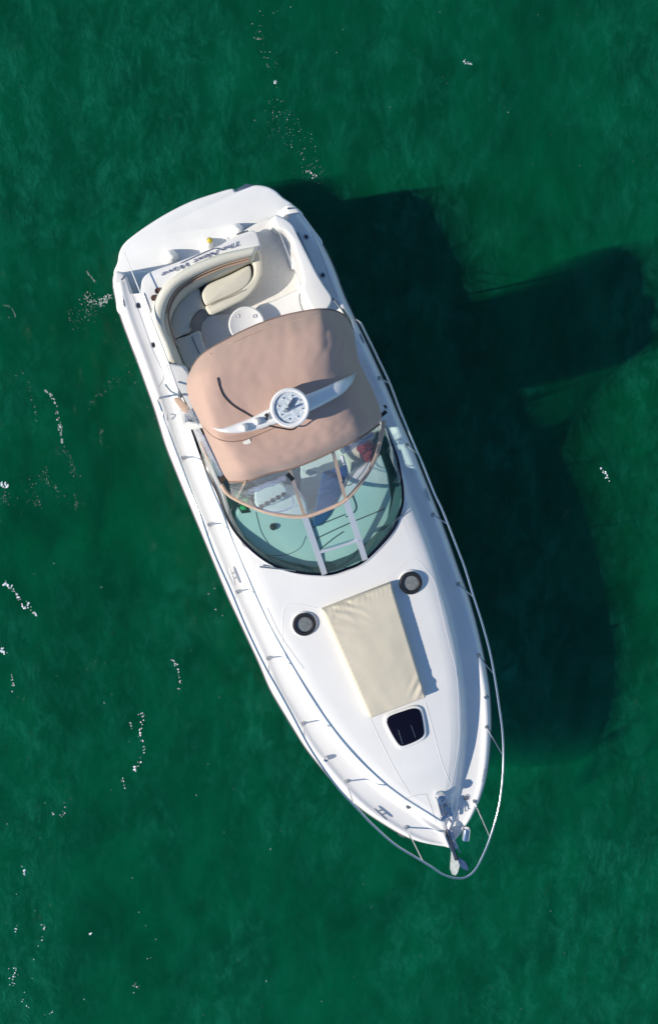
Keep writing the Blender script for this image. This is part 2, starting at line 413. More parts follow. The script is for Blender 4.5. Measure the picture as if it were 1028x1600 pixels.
# sofa
BR_O = [(404,384),(393,386),(347,396),(309,410),(286,422),(265,438),(249,457),(239,480),(238,503),(254,540),(264,568)]
BR_I = [(399,398),(388,401),(347,413),(309,429),(281,446),(265,467),(258,490),(259,512),(270,540),(277,569)]
bo = CR([I(*p, 1.52) for p in BR_O], 6); bi = CR([I(*p, 1.50) for p in BR_I], 6)
def roll(A, B, zl, name, mt, hgt=.09, n=9):
    k = 60; rs = lambda P, t: P[min(int(t * (len(P) - 1)), len(P) - 2)].lerp(P[min(int(t * (len(P) - 1)), len(P) - 2) + 1], t * (len(P) - 1) - min(int(t * (len(P) - 1)), len(P) - 2))
    rows = []
    for i in range(k + 1):
        t = i / k; a = rs(A, t); b = rs(B, t); e = min(1, min(t, 1 - t) * 14) ** .5
        row = [Vector((a.x, a.y, zl))]
        for j in range(n):
            x = j / (n - 1); q = a.lerp(b, x); q.z += hgt * e * (math.sqrt(max(0, 1 - (2 * x - 1) ** 2))) - .04 * (1 - e); row.append(q)
        row.append(Vector((b.x, b.y, zl))); rows.append(row)
    m = M(); m.grid(rows); m.f.append(tuple(range(0, n + 2))); m.f.append(tuple(range(k * (n + 2), (k + 1) * (n + 2)))[::-1])
    return part(m, name, mt, sharp=60)
roll(bo, bi, .9, 'sofa_backrest', CREAM2)
m = M(); m.tube(CR([I(*p, 1.46) for p in [(389,403),(370,408),(347,415),(309,431),(281,449),(266,469),(260,490)]], 5), .014, 6); part(m, 'piping', TAN)
m = M(); m.tube(CR([I(*p, 1.40) for p in [(389,407),(370,412),(347,419),(310,435),(284,452),(270,471),(264,492),(268,515),(276,540)]], 5), .02, 6); part(m, 'piping', TAN)
# inner backrest pad sloping to the seats
bi2 = CR([I(*p, 1.42) for p in BR_I], 6); bj = CR([I(*p, 1.14) for p in [(396,412),(388,413),(357,428),(318,446),(292,462),(276,480),(268,500),(268,520),(277,545),(288,572)]], 6)
roll(bi2, bj, .85, 'backrest_pad', CREAM, .03, 6)
def cushion(pts, z, zb, name, mt=CREAM, r=.045, dome=.015, sub=3):
    m = M(); m.slab(CR([I(*p, z) for p in pts], sub, True), zb, r, 4, dome); return part(m, name, mt, sharp=60)
def rect_cushion(pts, *a, **k): return cushion(pts, *a, **k)
cushion([(392,392),(404,390),(409,402),(410,422),(408,434),(399,452),(384,467),(365,477),(345,487),(331,492),(325,488),(322,478),(340,470),(370,455),(392,435),(396,420)], 1.20, .78, 'lounge_bolster', CREAM, .05, 0)
cushion([(318,453),(328,443),(358,430),(386,416),(392,418),(393,432),(388,443),(378,452),(361,461),(340,470),(325,477),(320,474),(316,462)], 1.22, .85, 'lounge_seat', CREAM, .03, .02)
m = M(); m.tube([I(*p, 1.245) for p in [(323,478),(340,471),(361,462.5),(379,453)]], .006, 5); part(m, 'seam', TAN)
cushion([(309,449),(315,463),(317,472),(322,483),(312,484),(302,494),(298,504),(298,518),(285,524),(274,529),(269,520),(268,500),(276,480),(290,463)], 1.12, .8, 'corner_seat', CREAM2, .03, .012)
cushion([(275,532),(290,526),(312,517),(316,528),(322,545),(330,560),(305,575),(292,575),(284,560)], 1.12, .8, 'side_seat', CREAM2, .03, .012)
m = M(); m.tube(CR([I(*p, 1.135) for p in [(316,483),(306,491),(299,502),(297,514)]], 4), .008, 5); m.tube([I(*p, 1.135) for p in [(300,526),(306,540),(312,553)]], .008, 5); part(m, 'seat_seam', SEAM)
cushion([(314,515),(320,500),(336,492),(390,500),(400,600),(330,600),(322,548)], .86, .7, 'floor_mat', FLOOR, .01, 0)

# starboard coaming forward of the sofa
m = M(); m.slab(CR([I(*p, 1.62) for p in [(258,574),(266,569),(277,570),(290,574),(298,590),(302,610),(306,640),(314,668),(308,672),(294,644),(281,618),(270,598)]], 4, True), .7, .04); part(m, 'coaming', GEL)
m = M(); m.slab(CR([I(*p, 1.30) for p in [(270,572),(282,570),(292,574),(299,600),(296,625),(282,600)]], 4, True), .7, .06); part(m, 'helm_bolster', CREAM2)

# cockpit table
tb = disc((385.5, 507), 1.22, .275, 'table', GEL, prof=[(.04, -.45), (.05, -.05), (.22, -.035), (.268, -.03), (.275, -.015), (.268, 0), (.25, .004), (.24, -.003), (.02, -.003)], n=48)
for p in [(371, 494), (398, 494), (373, 521)]:
    q = M(); q.lathe(I(*p, 1.222), [(.030, -.002), (.032, .006), (.026, .007), (.024, -.0015)], 20); part(q, 'cup_holder', TRIM, tb)
# cup holders, rod holders
for p in [(247, 454.5), (241, 465.5)]:
    q = M(); q.lathe(I(*p, 1.49), [(.046, -.04), (.046, .006), (.036, .008), (.033, -.0), (.02, -.0), (.0, .0)], 20); part(q, 'cup_recess', BRONZE)
for p in [(216, 477.5), (240, 539), (478.5, 370), (504, 430)]:
    c = on_deck(p, .006)
    q = M(); q.lathe(c, [(.044, -.02), (.044, .004), (.026, .008), (.024, .002)], 20, cap=False); a = part(q, 'rod_holder', STEELD)
    q = M(); q.lathe(c, [(.026, -.02), (.026, .004)], 16); part(q, 'rod_hole', BLACK, a)

# raised ridge mouldings on the deck
def drape(pts, r, name, mt, dz=-.004, n=6, closed=False):
    q = M()
    cp = CR([(p[0], p[1], 0) for p in pts], n, closed)
    if closed: cp.append(cp[0])
    q.tube([on_deck((p.x, p.y), dz) for p in cp], r, 8); return part(q, name, mt)
drape([(441,1000),(441,970),(444,950),(452,944),(470,945),(496,950)], .014, 'deck_moulding', GEL, -.010)
drape([(441,1000),(452,1035),(478,1080),(505,1122),(535,1160),(575,1200),(625,1240),(655,1258)], .014, 'deck_moulding', GEL, -.010)
drape([(600,905),(620,890),(635,876),(648,874),(664,888),(678,910),(688,950),(700,1000),(712,1050),(716,1110),(716,1160),(708,1210),(700,1245)], .016, 'deck_moulding', GEL, -.013)
drape([(664,1097),(676,1140),(688,1185),(702,1222)], .006, 'deck_seam', GEL, -.001)
drape([(579,1124),(596,1160),(616,1200),(640,1240)], .006, 'deck_seam', GEL, -.001)
drape([(622,1254),(645,1244),(664,1241),(668,1246),(677,1272),(682,1285)], .004, 'locker_lid_seam', SEAMG, .0)
for a in ([(253,640),(270,690),(300,757),(326,820)],): pass
drape([(217,570),(207,530),(197,490),(192,462)], .005, 'deck_seam', SEAMG, .0)
drape([(486,362),(503,400),(516,440),(527,464)], .005, 'deck_seam', SEAMG, .0)
drape([(418,950),(440,995),(475,1045)], .005, 'deck_seam', SEAMG, .0)
drape([(206,459),(222,500),(238,545),(252,575),(256,590),(248,605)], .005, 'deck_seam', SEAMG, .0)

# ports and hatch on the foredeck
for p in [(475.5, 975.5), (641.5, 911)]:
    c = on_deck(p, .03)
    q = M(); q.lathe(c, [(.20, -.09), (.20, -.02), (.192, -.012), (.18, -.01)], 40, cap=False); part(q, 'port_base', GEL)
    q = M(); q.lathe(c, [(.178, -.05), (.178, .02), (.165, .034), (.13, .034), (.116, .018), (.114, -.02)], 40, cap=False); a = part(q, 'deck_port', BLACK)
    q = M(); q.lathe(c, [(.12, -.02), (.12, .006), (.02, .012)], 32); part(q, 'port_glass', GREYG, a)
HT = [(604.5,1130),(606,1122),(614,1117),(630,1111.5),(643,1107.5),(652,1108),(657,1113),(660,1125),(662,1138),(662,1148),(656,1155),(643,1161.5),(630,1166),(624,1164.5),(618,1157),(610,1143)]
def scl(P, k):
    cx = sum(p[0] for p in P) / len(P); cy = sum(p[1] for p in P) / len(P)
    return [(cx + (p[0] - cx) * k, cy + (p[1] - cy) * k) for p in P]
zc = on_deck((634, 1137)).z
m = M(); m.slab(CR([I(*p, zc + .035) for p in scl(HT, 1.17)], 3, True), zc - .12, .03); part(m, 'hatch_surround', GEL)
m = M(); m.slab(CR([I(*p, zc + .05) for p in HT], 3, True), zc - .05, .012); ha = part(m, 'hatch', NAVY)
for a, b in [((622,1140),(629,1163)), ((642,1133),(649,1152))]:
    m = M(); m.tube([I(*a, zc + .053), I(*b, zc + .053)], .004, 5); part(m, 'hatch_rib', STEELD, ha)

# ---- windscreen
TOPZ = 2.85
WBK = [(295,656),(320,726),(340,770),(364.5,826),(407,870),(452,891),(507,897),(542,888.5),(570,874.5),(608.5,834.7),(624,803),(629,770),(620,716),(600,665)]
WTK = [(322,690),(335,735),(346,757),(362,776),(405,796),(440,805),(476,807),(508,797),(540,781),(568,748),(581,727),(590,705),(597,675),(600,655)]
NB = 10
WBc = [on_deck((p.x, p.y), .01) for p in CR([(a, b, 0) for a, b in WBK], NB)]
WTc = CR([I(*p, TOPZ + .04 * 0) for p in WTK], NB)
def pane(i0, i1, t0, t1, name, mt=GLASS, th=.006):
    rows = []
    for j in range(7):
        t = t0 + (t1 - t0) * j / 6
        rows.append([WBc[i].lerp(WTc[i], t) + Vector((0, 0, .03 * math.sin(math.pi * t))) for i in range(i0, i1 + 1)])
    m = M(); m.grid(rows); return part(m, name, mt, sharp=0)
iM1, iM2 = 6 * NB, 8 * NB
ws = M(); ws.tube([p + Vector((0, 0, .008)) for p in WBc], .022, 8); frame = part(ws, 'windscreen_frame', NAVY)
ws = M(); ws.tube([p + Vector((-.035, 0, .0)) for p in WBc], .014, 8); part(ws, 'windscreen_gasket', TRIM)
pane(0, 2 * NB, 0, 1, 'side_glass'); pane(2 * NB, iM1, 0, 1, 'windscreen_glass'); pane(iM1, iM2, 0, .40, 'windscreen_glass'); pane(iM1, iM2, .40, 1, 'windscreen_glass')
pane(iM2, 12 * NB, 0, 1, 'windscreen_glass'); pane(12 * NB, 13 * NB, 0, 1, 'side_glass')
def strip(A, B, wdt, thk, name, mt, n=8, sag=0.0, parent=None):
    A = Vector(A); B = Vector(B); d = (B - A); side = d.cross(Vector((0, 0, 1))).normalized() * wdt / 2; m = M(); rows = []
    for j in range(n + 1):
        t = j / n; p = A.lerp(B, t) + Vector((0, 0, sag * math.sin(math.pi * t)))
        rows.append([p - side, p - side + Vector((0, 0, thk)), p + side + Vector((0, 0, thk)), p + side])
    o = m.grid(rows, True); m.f.append((o, o + 1, o + 2, o + 3)); e = o + 4 * n; m.f.append((e + 3, e + 2, e + 1, e))
    return part(m, name, mt, parent)
strip(WBc[iM1], WTc[iM1], .085, .03, 'windscreen_mullion', ALU, sag=.03)
strip(WBc[iM2], WTc[iM2], .085, .03, 'windscreen_mullion', ALU, sag=.03)
strip(WBc[iM1].lerp(WTc[iM1], .40) + Vector((0, 0, .03)), WBc[iM2].lerp(WTc[iM2], .36) + Vector((0, 0, .03)), .06, .025, 'windscreen_crossbar', ALU)
# wipers
for a, b in [((406,885.5),(462,892)), ((600,831),(634,799))]:
    m = M(); m.tube([on_deck(a, .05), on_deck(b, .05)], [.014, .008], 6); part(m, 'wiper', STEELD)

# ---- dash and saloon roof seen through the glass
DZ = 1.92
DL = [(368,800),(371,825),(383,843),(401,860),(430,874),(470,884),(505,886),(486,815),(474,775),(440,772),(395,778)]
m = M(); m.slab(CR([I(*p, DZ) for p in DL], 3, True), 1.0, .05); part(m, 'helm_dash', DASH)
DR = [(486,812),(505,886),(545,876),(566,862),(590,842),(606,815),(612,780),(606,740),(596,712),(560,735),(520,778),(520,795)]
m = M(); m.slab([I(*p, DZ - .06) for p in DR], 1.0, .03); part(m, 'port_dash', DASH)
# cover down to the deck opening, a shallow gutter behind the glass
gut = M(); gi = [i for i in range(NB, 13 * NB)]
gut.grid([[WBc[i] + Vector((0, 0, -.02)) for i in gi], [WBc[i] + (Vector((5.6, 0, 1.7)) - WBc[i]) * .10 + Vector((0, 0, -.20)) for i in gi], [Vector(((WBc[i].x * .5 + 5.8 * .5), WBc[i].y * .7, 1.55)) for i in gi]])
part(gut, 'windscreen_gutter', mat('gutter_shade_teal', (.05, .09, .11), .6))  # shade inside the gutter is put into this dark colour
for pts in ([(489,824),(514,814),(538.6,804)], [(495,841),(540,820),(600.6,795)], [(500.6,857.7),(520,842),(536,831)], [(549,771),(556,790),(553,800),(540,808)]):
    m = M(); m.tube(CR([I(*p, DZ - .055) for p in pts], 4), .010, 5); part(m, 'hatch_seam', SEAM)
for pts in ([(400,800),(408,830),(420,850)], [(478,838),(470,855),(450,866),(420,869)], ):
    m = M(); m.tube(CR([I(*p, DZ + .002) for p in pts], 4), .005, 5); part(m, 'dash_seam', SEAM)
q = M(); q.lathe(I(427, 823, DZ), [(.055, 0), (.052, .03), (.035, .055), (.01, .066)], 20); part(q, 'compass', NAVY)
cushion([(398,776),(402,764),(420,757),(436,754),(446,760),(449,772),(440,782),(424,789),(408,795),(400,790)], DZ + .12, DZ - .1, 'instrument_pod', DASH, .03, .0)
m = M()
for i in range(5):
    p = I(408 + i * 8.6, 791 - i * 4.6, DZ + .11); m.lathe(p, [(.034, 0), (.034, .03), (.026, .035)], 12)
part(m, 'gauge', BLACK)
m = M(); m.lathe(I(397, 783, DZ), [(.10, 0), (.10, .06), (.05, .09)], 16); part(m, 'helm_cover', BRONZE)
# companionway and seats under the canopy
m = M(); m.slab([I(*p, 1.1) for p in [(470,700),(540,690),(545,770),(486,812),(470,770)]], .7, .02); part(m, 'companionway_step', DASH)
m = M(); m.slab([I(*p, 1.90) for p in [(504,738),(524,731),(543,728),(541,745),(534,765),(524,785),(514,806),(500,822),(489,822),(492,800),(498,770)]], 1.85, .01); part(m, 'companionway_shade', mat('painted_blue_shade', (.045, .10, .26), .3, noise=(3, .3, 3)))  # blue sheet painted in for the shade over the companionway
cushion([(535,700),(560,690),(588,700),(590,716),(572,738),(556,752),(545,745),(540,720)], 1.5, 1.1, 'passenger_seat', CREAM, .05, .02)
m = M(); m.tube([I(*p, 1.75) for p in [(534,712),(541,735),(546,752)]], .03, 8); part(m, 'grab_handle', ALU)

# ---- canopy of tan canvas
def coons(A, B, C_, D, nu, nv):
    """A rear (left->right), B front (left->right), C_ left (rear->front), D right"""
    def at(P, t):
        x = t * (len(P) - 1); i = min(int(x), len(P) - 2); return P[i].lerp(P[i + 1], x - i)
    G = []
    for j in range(nv + 1):
        b = j / nv; row = []
        for i in range(nu + 1):
            a = i / nu
            p = (1 - b) * at(A, a) + b * at(B, a) + (1 - a) * at(C_, b) + a * at(D, b) - ((1 - a) * (1 - b) * A[0] + a * (1 - b) * A[-1] + (1 - a) * b * B[0] + a * b * B[-1])
            row.append(p)
        G.append(row)
    return G
def resample(P, n=80):
    L = [0]
    for a, b in zip(P, P[1:]): L.append(L[-1] + (b - a).length)
    return [Vector([float(np.interp(L[-1] * k / n, L, [p[c] for p in P])) for c in range(3)]) for k in range(n + 1)]
UPZ = .70
CZ = 3.12 + UPZ
cA = [(300,575),(312,558),(332,543),(362,526),(400,508),(440,494),(480,485.5),(502,483),(522,485),(538,493),(547,505)]
cR1 = [(547,505),(553,520),(556,540),(560,560),(566,578)]
cL1 = [(300,575),(293,592),(293,612),(299,632),(309,652)]
MIDL, MIDR = (309,652), (566,578)
cM = [(309,652),(328,672),(350,680),(400,672),(453,648),(500,622),(545,598),(566,578)]
cR2 = [(566,578),(578,600),(588,622),(596,648),(592,663)]
cL2 = [(309,652),(322,682),(335,710),(348,738),(358,753)]
cF = [(358,753),(387.7,750.6),(421.7,739),(449,733.6),(480,722.7),(500,714),(527,701),(561,684.5),(580,672),(592,663)]
EDGE_L, EDGE_R = .32, .95
def VE(P, z0, kl=1.0, kr=1.0, wl=.18, wr=.24):
    n = len(P) - 1; L = [0]
    for a, b in zip(P, P[1:]): L.append(L[-1] + math.hypot(a[0] - b[0], a[1] - b[1]))
    out = []
    for i, p in enumerate(P):
        t = L[i] / L[-1]; sl = 1 - (1 - min(1, t / wl)) ** 1.8; sr = 1 - (1 - min(1, (1 - t) / wr)) ** 2.4
        out.append(I(p[0], p[1], z0 - EDGE_L * kl * (1 - sl) - EDGE_R * kr * (1 - sr)))
    return resample(CR(out, 6))
def V(P, z0, z1=None):
    n = len(P) - 1; z1 = z0 if z1 is None else z1
    return resample(CR([I(p[0], p[1], z0 + (z1 - z0) * i / n) for i, p in enumerate(P)], 6))
from mathutils import noise as mn
def canopy_piece(A, B, Lc, Rc, name, hgt, seed, rear):
    G = coons(A, B, Lc, Rc, 90, 50); rows = []
    for j, row in enumerate(G):
        b = j / 50; r = []
        for i, p in enumerate(row):
            a = i / 90
            fa = min(1, a / .16); fa = math.sin(fa * math.pi / 2); fb_ = min(1, (1 - a) / .5); fa *= math.sin(fb_ * math.pi / 2) 
            if rear: fb = math.sin(min(1, b / .30) * math.pi / 2) * (.45 + .55 * math.cos(max(0, b - .3) / .7 * math.pi / 2))
            else: fb = math.sin(min(1, (1 - b) / .28) * math.pi / 2) * (.25 + .75 * math.sin(min(1, b / .5) * math.pi / 2))
            z = hgt * (fa ** .9) * fb
            q = p + Vector((0, 0, z))
            # wrinkles in the cloth
            e = 0
            q.z += .016 * mn.noise(Vector((a * 5 + seed, b * 3, 1))) * (fa)
            q.z += .006 * mn.noise(Vector((a * 26 + seed, b * 9, 3))) * fa * fb
            if rear:
                w = math.exp(-((a - .77) / .11) ** 2) * math.exp(-((b - .30) / .28) ** 2)
                ph = a * 60 + b * 13 + 2.5 * mn.noise(Vector((a * 4, b * 4, 0)))
                q.z += .11 * w * (abs(math.sin(ph / 2)) ** .7 - .5) * (.5 + mn.noise(Vector((a * 9, 3, b * 2))) ** 2 * 2) 
                w2 = math.exp(-((a - .07) / .07) ** 2) * math.exp(-((b - .55) / .3) ** 2)
                q.z += .012 * w2 * math.sin(a * 95 - b * 8)
                w3 = math.exp(-((b - .12) / .10) ** 2) * (0.4 + a)
                q.z += .0035 * w3 * math.sin(a * 110 + 8 * b + 3 * mn.noise(Vector((a * 9, b * 3, 5))))
            r.append(q)
        rows.append(r)
    m = M(); m.grid(rows)
    # a short hem hanging down all round
    edge = [rows[0][i] for i in range(91)] + [rows[j][-1] for j in range(1, 51)] + [rows[-1][i] for i in range(89, -1, -1)] + [rows[j][0] for j in range(49, 0, -1)]
    m.grid([edge + [edge[0]], [p + Vector((0, 0, -.07)) for p in edge] + [edge[0] + Vector((0, 0, -.07))]])
    for col, s_ in ((0, 1), (-1, -1)):
        g = [rows[j][col] for j in range(51)]
        m.grid([[p + Vector((0, -.006 * s_, -.06)) for p in g], [p + Vector((0, -s_ * (.16 if s_ > 0 else -.06), -.5)) for p in g]])
    return part(m, name, CANVAS, sharp=70), rows
A_ = VE(cA, CZ - .10); Mi = VE(cM, CZ + .18); F_ = VE(cF, CZ - .02, .6, .75)
def fixend(P, a, b):
    P = list(P); P[0] = a; P[-1] = b; return P
zr = lambda P: P
L1 = fixend(V(cL1, A_[0].z, Mi[0].z), A_[0], Mi[0]); R1 = fixend(V(cR1, A_[-1].z, Mi[-1].z), A_[-1], Mi[-1])
L2 = fixend(V(cL2, Mi[0].z, F_[0].z), Mi[0], F_[0]); R2 = fixend(V(cR2, Mi[-1].z, F_[-1].z), Mi[-1], F_[-1])
cano, rowsR = canopy_piece(A_, Mi, L1, R1, 'aft_canopy', .24, 0, True)
cano2, rowsF = canopy_piece(Mi, F_, L2, R2, 'forward_canopy', .14, 5, False)
m = M(); m.tube([p + Vector((0, 0, .0)) for p in rowsF[-1]], .018, 6); m.tube([p for p in rowsR[0]], .012, 6)
part(m, 'canopy_binding', CANVASD)
# seam and label on the forward canvas
def on_can_z(px, py, rows):
    best = None
    for r in rows[::2]:
        for p in r[::2]:
            w = MB_ @ p; q = w - CAM; k = q.dot(FW); x = 514 + FPX * q.dot(RT) / k; y = 800 - FPX * q.dot(UP) / k
            d = (x - px) ** 2 + (y - py) ** 2
            if best is None or d < best[0]: best = (d, p.z)
    return best[1]
def on_can(px, py, rows=rowsF, dz=.006):
    best = None
    for r in rows[::2]:
        for p in r[::2]:
            w = MB_ @ p; q = w - CAM; k = q.dot(FW); x = 514 + FPX * q.dot(RT) / k; y = 800 - FPX * q.dot(UP) / k
            d = (x - px) ** 2 + (y - py) ** 2
            if best is None or d < best[0]: best = (d, p.z)
    return I(px, py, best[1] + dz)
c0 = on_can(386, 691)
m = M(); m.box(c0, (.055, .10, .006), RAD(2)); part(m, 'canvas_label', mat('white_cloth_label', (.75, .72, .66), .8))

# ---- radar arch poking between the two canvas pieces
AR = [(331,668),(349,672),(372,669),(400,661),(425,651),(453,640),(480,630),(505,619),(530,606),(548,593),(554,584)]
AW = [.008,.03,.065,.09,.11,.115,.11,.10,.09,.05,.012]
ac = []; acz = []
for i, p in enumerate(AR):
    t = i / (len(AR) - 1); zc_ = max(on_can_z(*p, rowsR), on_can_z(*p, rowsF))
    acz.append((p, t, zc_))
zt0, zt1 = acz[0][2], acz[-1][2]; zcm = acz[5][2]
for p, t, zc_ in acz:
    zt = zt0 if t < .5 else zt1
    ac.append(I(*p, max(zc_ - .03 + .06 * math.sin(math.pi * t) ** .5, zt - .03 + (zcm + .06 - zt) * (1 - abs(2 * t - 1) ** 3.5))))
acs = CR(ac, 5); aws = np.interp(np.linspace(0, 1, len(acs)), np.linspace(0, 1, len(AW)), AW)
rows = []
for i, p in enumerate(acs):
    t = (acs[min(i + 1, len(acs) - 1)] - acs[max(0, i - 1)]); t.z = 0; t.normalize(); sd_ = Vector((-t.y, t.x, 0)); w = aws[i]
    rows.append([p + sd_ * w * math.cos(a) * (1 if abs(math.cos(a)) < .9 else 1) + Vector((0, 0, .05 * math.sin(a) - (.25 if a > math.pi else 0))) for a in [0, .5, 1.1, 1.57, 2.04, 2.64, math.pi, 3.6, 5.8]])
m = M(); m.grid(rows, True); arch = part(m, 'radar_arch', GEL, sharp=60)
for s_, u_, nm in ((1, 'arch_leg', 0), (-1, 'arch_leg', 0)):
    P0 = acs[0] if s_ > 0 else acs[-1]
    m = M(); m.tube([P0, P0 + Vector((.0, s_ * .06, -.5)), Vector((P0.x, s_ * (bw(P0.x, s_) - .42), 2.6)), Vector((P0.x + .1, s_ * (bw(P0.x, s_) - .40), 1.75))], [.02, .03, .06, .09], 8); part(m, 'arch_leg', GEL, arch)
AZ = ac[5].z
rc = I(453, 637, AZ + .25)
m = M(); m.lathe(rc, [(.20, -.20), (.225, -.17), (.25, -.10), (.255, 0), (.235, .012), (.205, .005), (.198, -.03), (.15, -.035), (.02, -.03)], 48, cap=True); rd = part(m, 'radar_dome', GEL)
m = M(); m.lathe(rc + Vector((0, 0, -.022)), [(.197, -.01), (.197, 0), (.10, .004), (.01, .006)], 40); part(m, 'radar_top', RADIN, rd)
m = M(); m.tube([rc + Vector((-.02, .06, -.03)), rc + Vector((.02, .05, .12))], [.03, .012], 8); m.tube([rc + Vector((-.02, .10, -.01)), rc + Vector((.0, -.08, .04))], .012, 6); m.box(rc + Vector((.05, -.04, 0)), (.04, .13, .03), .6); part(m, 'light_mast', STEELD, rd)
for k in range(8):
    a = k * .785 + .3; m = M(); m.lathe(rc + Vector((.15 * math.cos(a), .15 * math.sin(a), -.02)), [(.014, 0), (.010, .02)], 8); part(m, 'bolt', TRIM, rd)
for p, r in [((382, 669), .055), ((402, 659), .05)]:
    c = I(*p, AZ + .09); m = M(); m.lathe(c, [(r, -.06), (r, -.02), (r * .85, .02), (r * .4, .045), (.005, .052)], 20); part(m, 'antenna_dome', GEL)
c = I(417, 649, AZ + .08); m = M(); m.box(c, (.05, .045, .04), .3); m.box(c + Vector((-.04, .02, 0)), (.03, .03, .03), .3); part(m, 'horn', BLACK)
m = M(); m.tube([on_can(p.x, p.y, rowsF, .003) for p in CR([(318,668,0),(332,681,0),(350,689,0),(375,689,0),(402,680,0),(430,668,0)], 3)], .005, 6); part(m, 'canvas_seam', CANVASD)
m = M(); m.tube([on_can(p.x, p.y, rowsR, .003) for p in CR([(318,560,0),(352,540,0),(400,519,0),(450,503,0),(500,493,0)], 3)], .004, 6); part(m, 'canvas_seam', CANVASE)
# dark line running over the canvas
cb = [(340,590),(343,603),(350,619),(365,634),(385,646),(404,657),(420,665)]
m = M(); m.tube([on_can(p.x, p.y, rowsR, .012) for p in CR([(a, b, 0) for a, b in cb], 3)], .008, 6); part(m, 'dark_line', BLACK)
m = M(); m.tube(CR([*[I(a, b, AZ + z) for a, b, z in ((420,665,.02), (440,669,.02), (457,671,.03), (468,663,.06), (475,657,.15))]], 5), .011, 6); part(m, 'dark_line', BLACK)

# ---- clear curtains between windscreen and canvas
ci = list(range(3 * NB, 13 * NB - 4))
Ftop = rowsF[-1]; lift = []
for k, i in enumerate(ci):
    t = k / (len(ci) - 1); lift.append(Ftop[int(t * 90)] + Vector((0, 0, -.02)))
def curtain(k0, k1, name):
    rows = [[WTc[ci[k]].lerp(lift[k], t) for k in range(k0, k1 + 1)] for t in (0, .2, .4, .6, .8, 1)]
    m = M(); m.grid(rows); return part(m, name, VINYL, sharp=0)
K1 = ci.index(iM1); K2 = ci.index(iM2)
curtain(0, K1, 'clear_curtain'); curtain(K1, K2, 'clear_curtain'); curtain(K2, len(ci) - 1, 'clear_curtain')
m = M(); m.tube([WTc[i] for i in range(2 * NB, 13 * NB)], .030, 8); part(m, 'canvas_trim', CANVASE)
strip(WTc[iM1], I(452,733,CZ - .08), .05, .01, 'canvas_strap', CANVASE)
strip(WTc[iM2], I(520,706,CZ - .08), .05, .01, 'canvas_strap', CANVASE)
strip(WTc[3 * NB + 2], I(384,751,CZ - .02), .03, .01, 'canvas_strap', CANVASE)
strip(I(449,740,CZ - .0), I(458,750,CZ - .05), .06, .02, 'strap_buckle', BLACK)
for a, b, r in [((390,768),(446,747),.045), ((534,706),(583,679),.05)]:
    m = M(); A = I(*a, 3.28); B = I(*b, 3.28); m.tube([A.lerp(B, t / 8) + Vector((.01 * math.sin(t * 2), 0, .01 * math.cos(t * 3))) for t in range(9)], [r * (.85 + .15 * math.sin(t * 1.7)) for t in range(9)], 10); part(m, 'rolled_curtain', VINYLR)
for pts in ([(390,772),(395,785),(402,793),(412,796)], [(524,712),(530,740),(536,756),(548,757),(565,740),(578,718)]):
    m = M(); m.tube(CR([I(*p, 3.2) for p in pts], 5), .008, 6); part(m, 'zip', SEAM)
for pts in ([(400,793),(425,800),(447,797),(458,788),(455,768)],):
    m = M(); m.tube(CR([I(*p, 3.15) for p in pts], 5), .010, 6); part(m, 'zip', VINYLR)
# side curtains
m = M(); m.grid([[I(*p, 3.3) for p in [(300,640),(312,668),(330,706),(348,742)]], [I(*p, 2.3) for p in [(286,640),(300,668),(318,706),(338,745)]]]); part(m, 'side_curtain', VINYLR, sharp=0)
m = M(); m.tube([I(*p, 2.75) for p in [(318,680),(328,702),(340,728),(347,743)]], [.05,.06,.055,.04], 10); part(m, 'rolled_side_curtain', VINYLR)
m = M(); m.tube([I(*p, 2.55) for p in [(313,690),(319,704),(328,724),(336,742)]], .012, 6); part(m, 'curtain_edge', CANVASE)
m = M(); m.box(I(349, 747, 2.75), (.07, .12, .06), .4); part(m, 'curtain_clamp', BRONZE)
m = M(); m.slab(CR([I(*p, 2.55) for p in [(272,624),(278,621),(285,625),(296,637),(298,644),(290,646),(281,638)]], 4, True), 2.53, .008); part(m, 'canvas_flap', CANVASE)
m = M(); m.tube([I(279,618,1.9), I(292,640,2.5), I(306,668,2.9)], .014, 6); part(m, 'canopy_frame', STEEL)
m = M(); m.tube([I(259,601,1.75), I(268,612,1.85), I(282,618,1.95)], .014, 6); m.box(I(282, 619, 1.93), (.06, .05, .05), .4); part(m, 'antenna_mount', STEELD)
# port side frames
m = M(); m.tube([I(*p, 2.5) for p in [(566,574),(580,604),(592,628),(600,640)]], .022, 8); m.tube([I(*p, 2.35) for p in [(568,570),(584,600),(598,630)]], .010, 6); part(m, 'canopy_frame', ALU)
m = M(); m.lathe(I(601, 636, 2.4), [(.03, -.04), (.03, .02), (.02, .03)], 12); m.box(I(598, 647, 2.5), (.05, .13, .05), .3); part(m, 'frame_clamp', BLACK)
m = M(); m.tube([I(523,470,1.75), I(536,486,2.1), I(549,512,2.6)], .016, 6); m.tube([I(536,483,1.7), I(545,497,1.9), I(551,514,2.4)], .014, 6); m.box(I(548, 512, 2.3), (.08, .05, .06), .3); part(m, 'canopy_frame', STEELD)

# ---- folded whip antenna along the starboard coaming
m = M(); m.tube([I(194,394,1.62), I(237,499,1.66), I(264,568,1.72), I(281,617,1.86)], [.006, .011, .013, .016], 8); part(m, 'whip_antenna', TRIM)
m = M(); m.tube([I(427.6,342,1.3), I(450,396,1.3), I(470.7,447,1.35)], .005, 6); part(m, 'gate_cable', SEAMG)

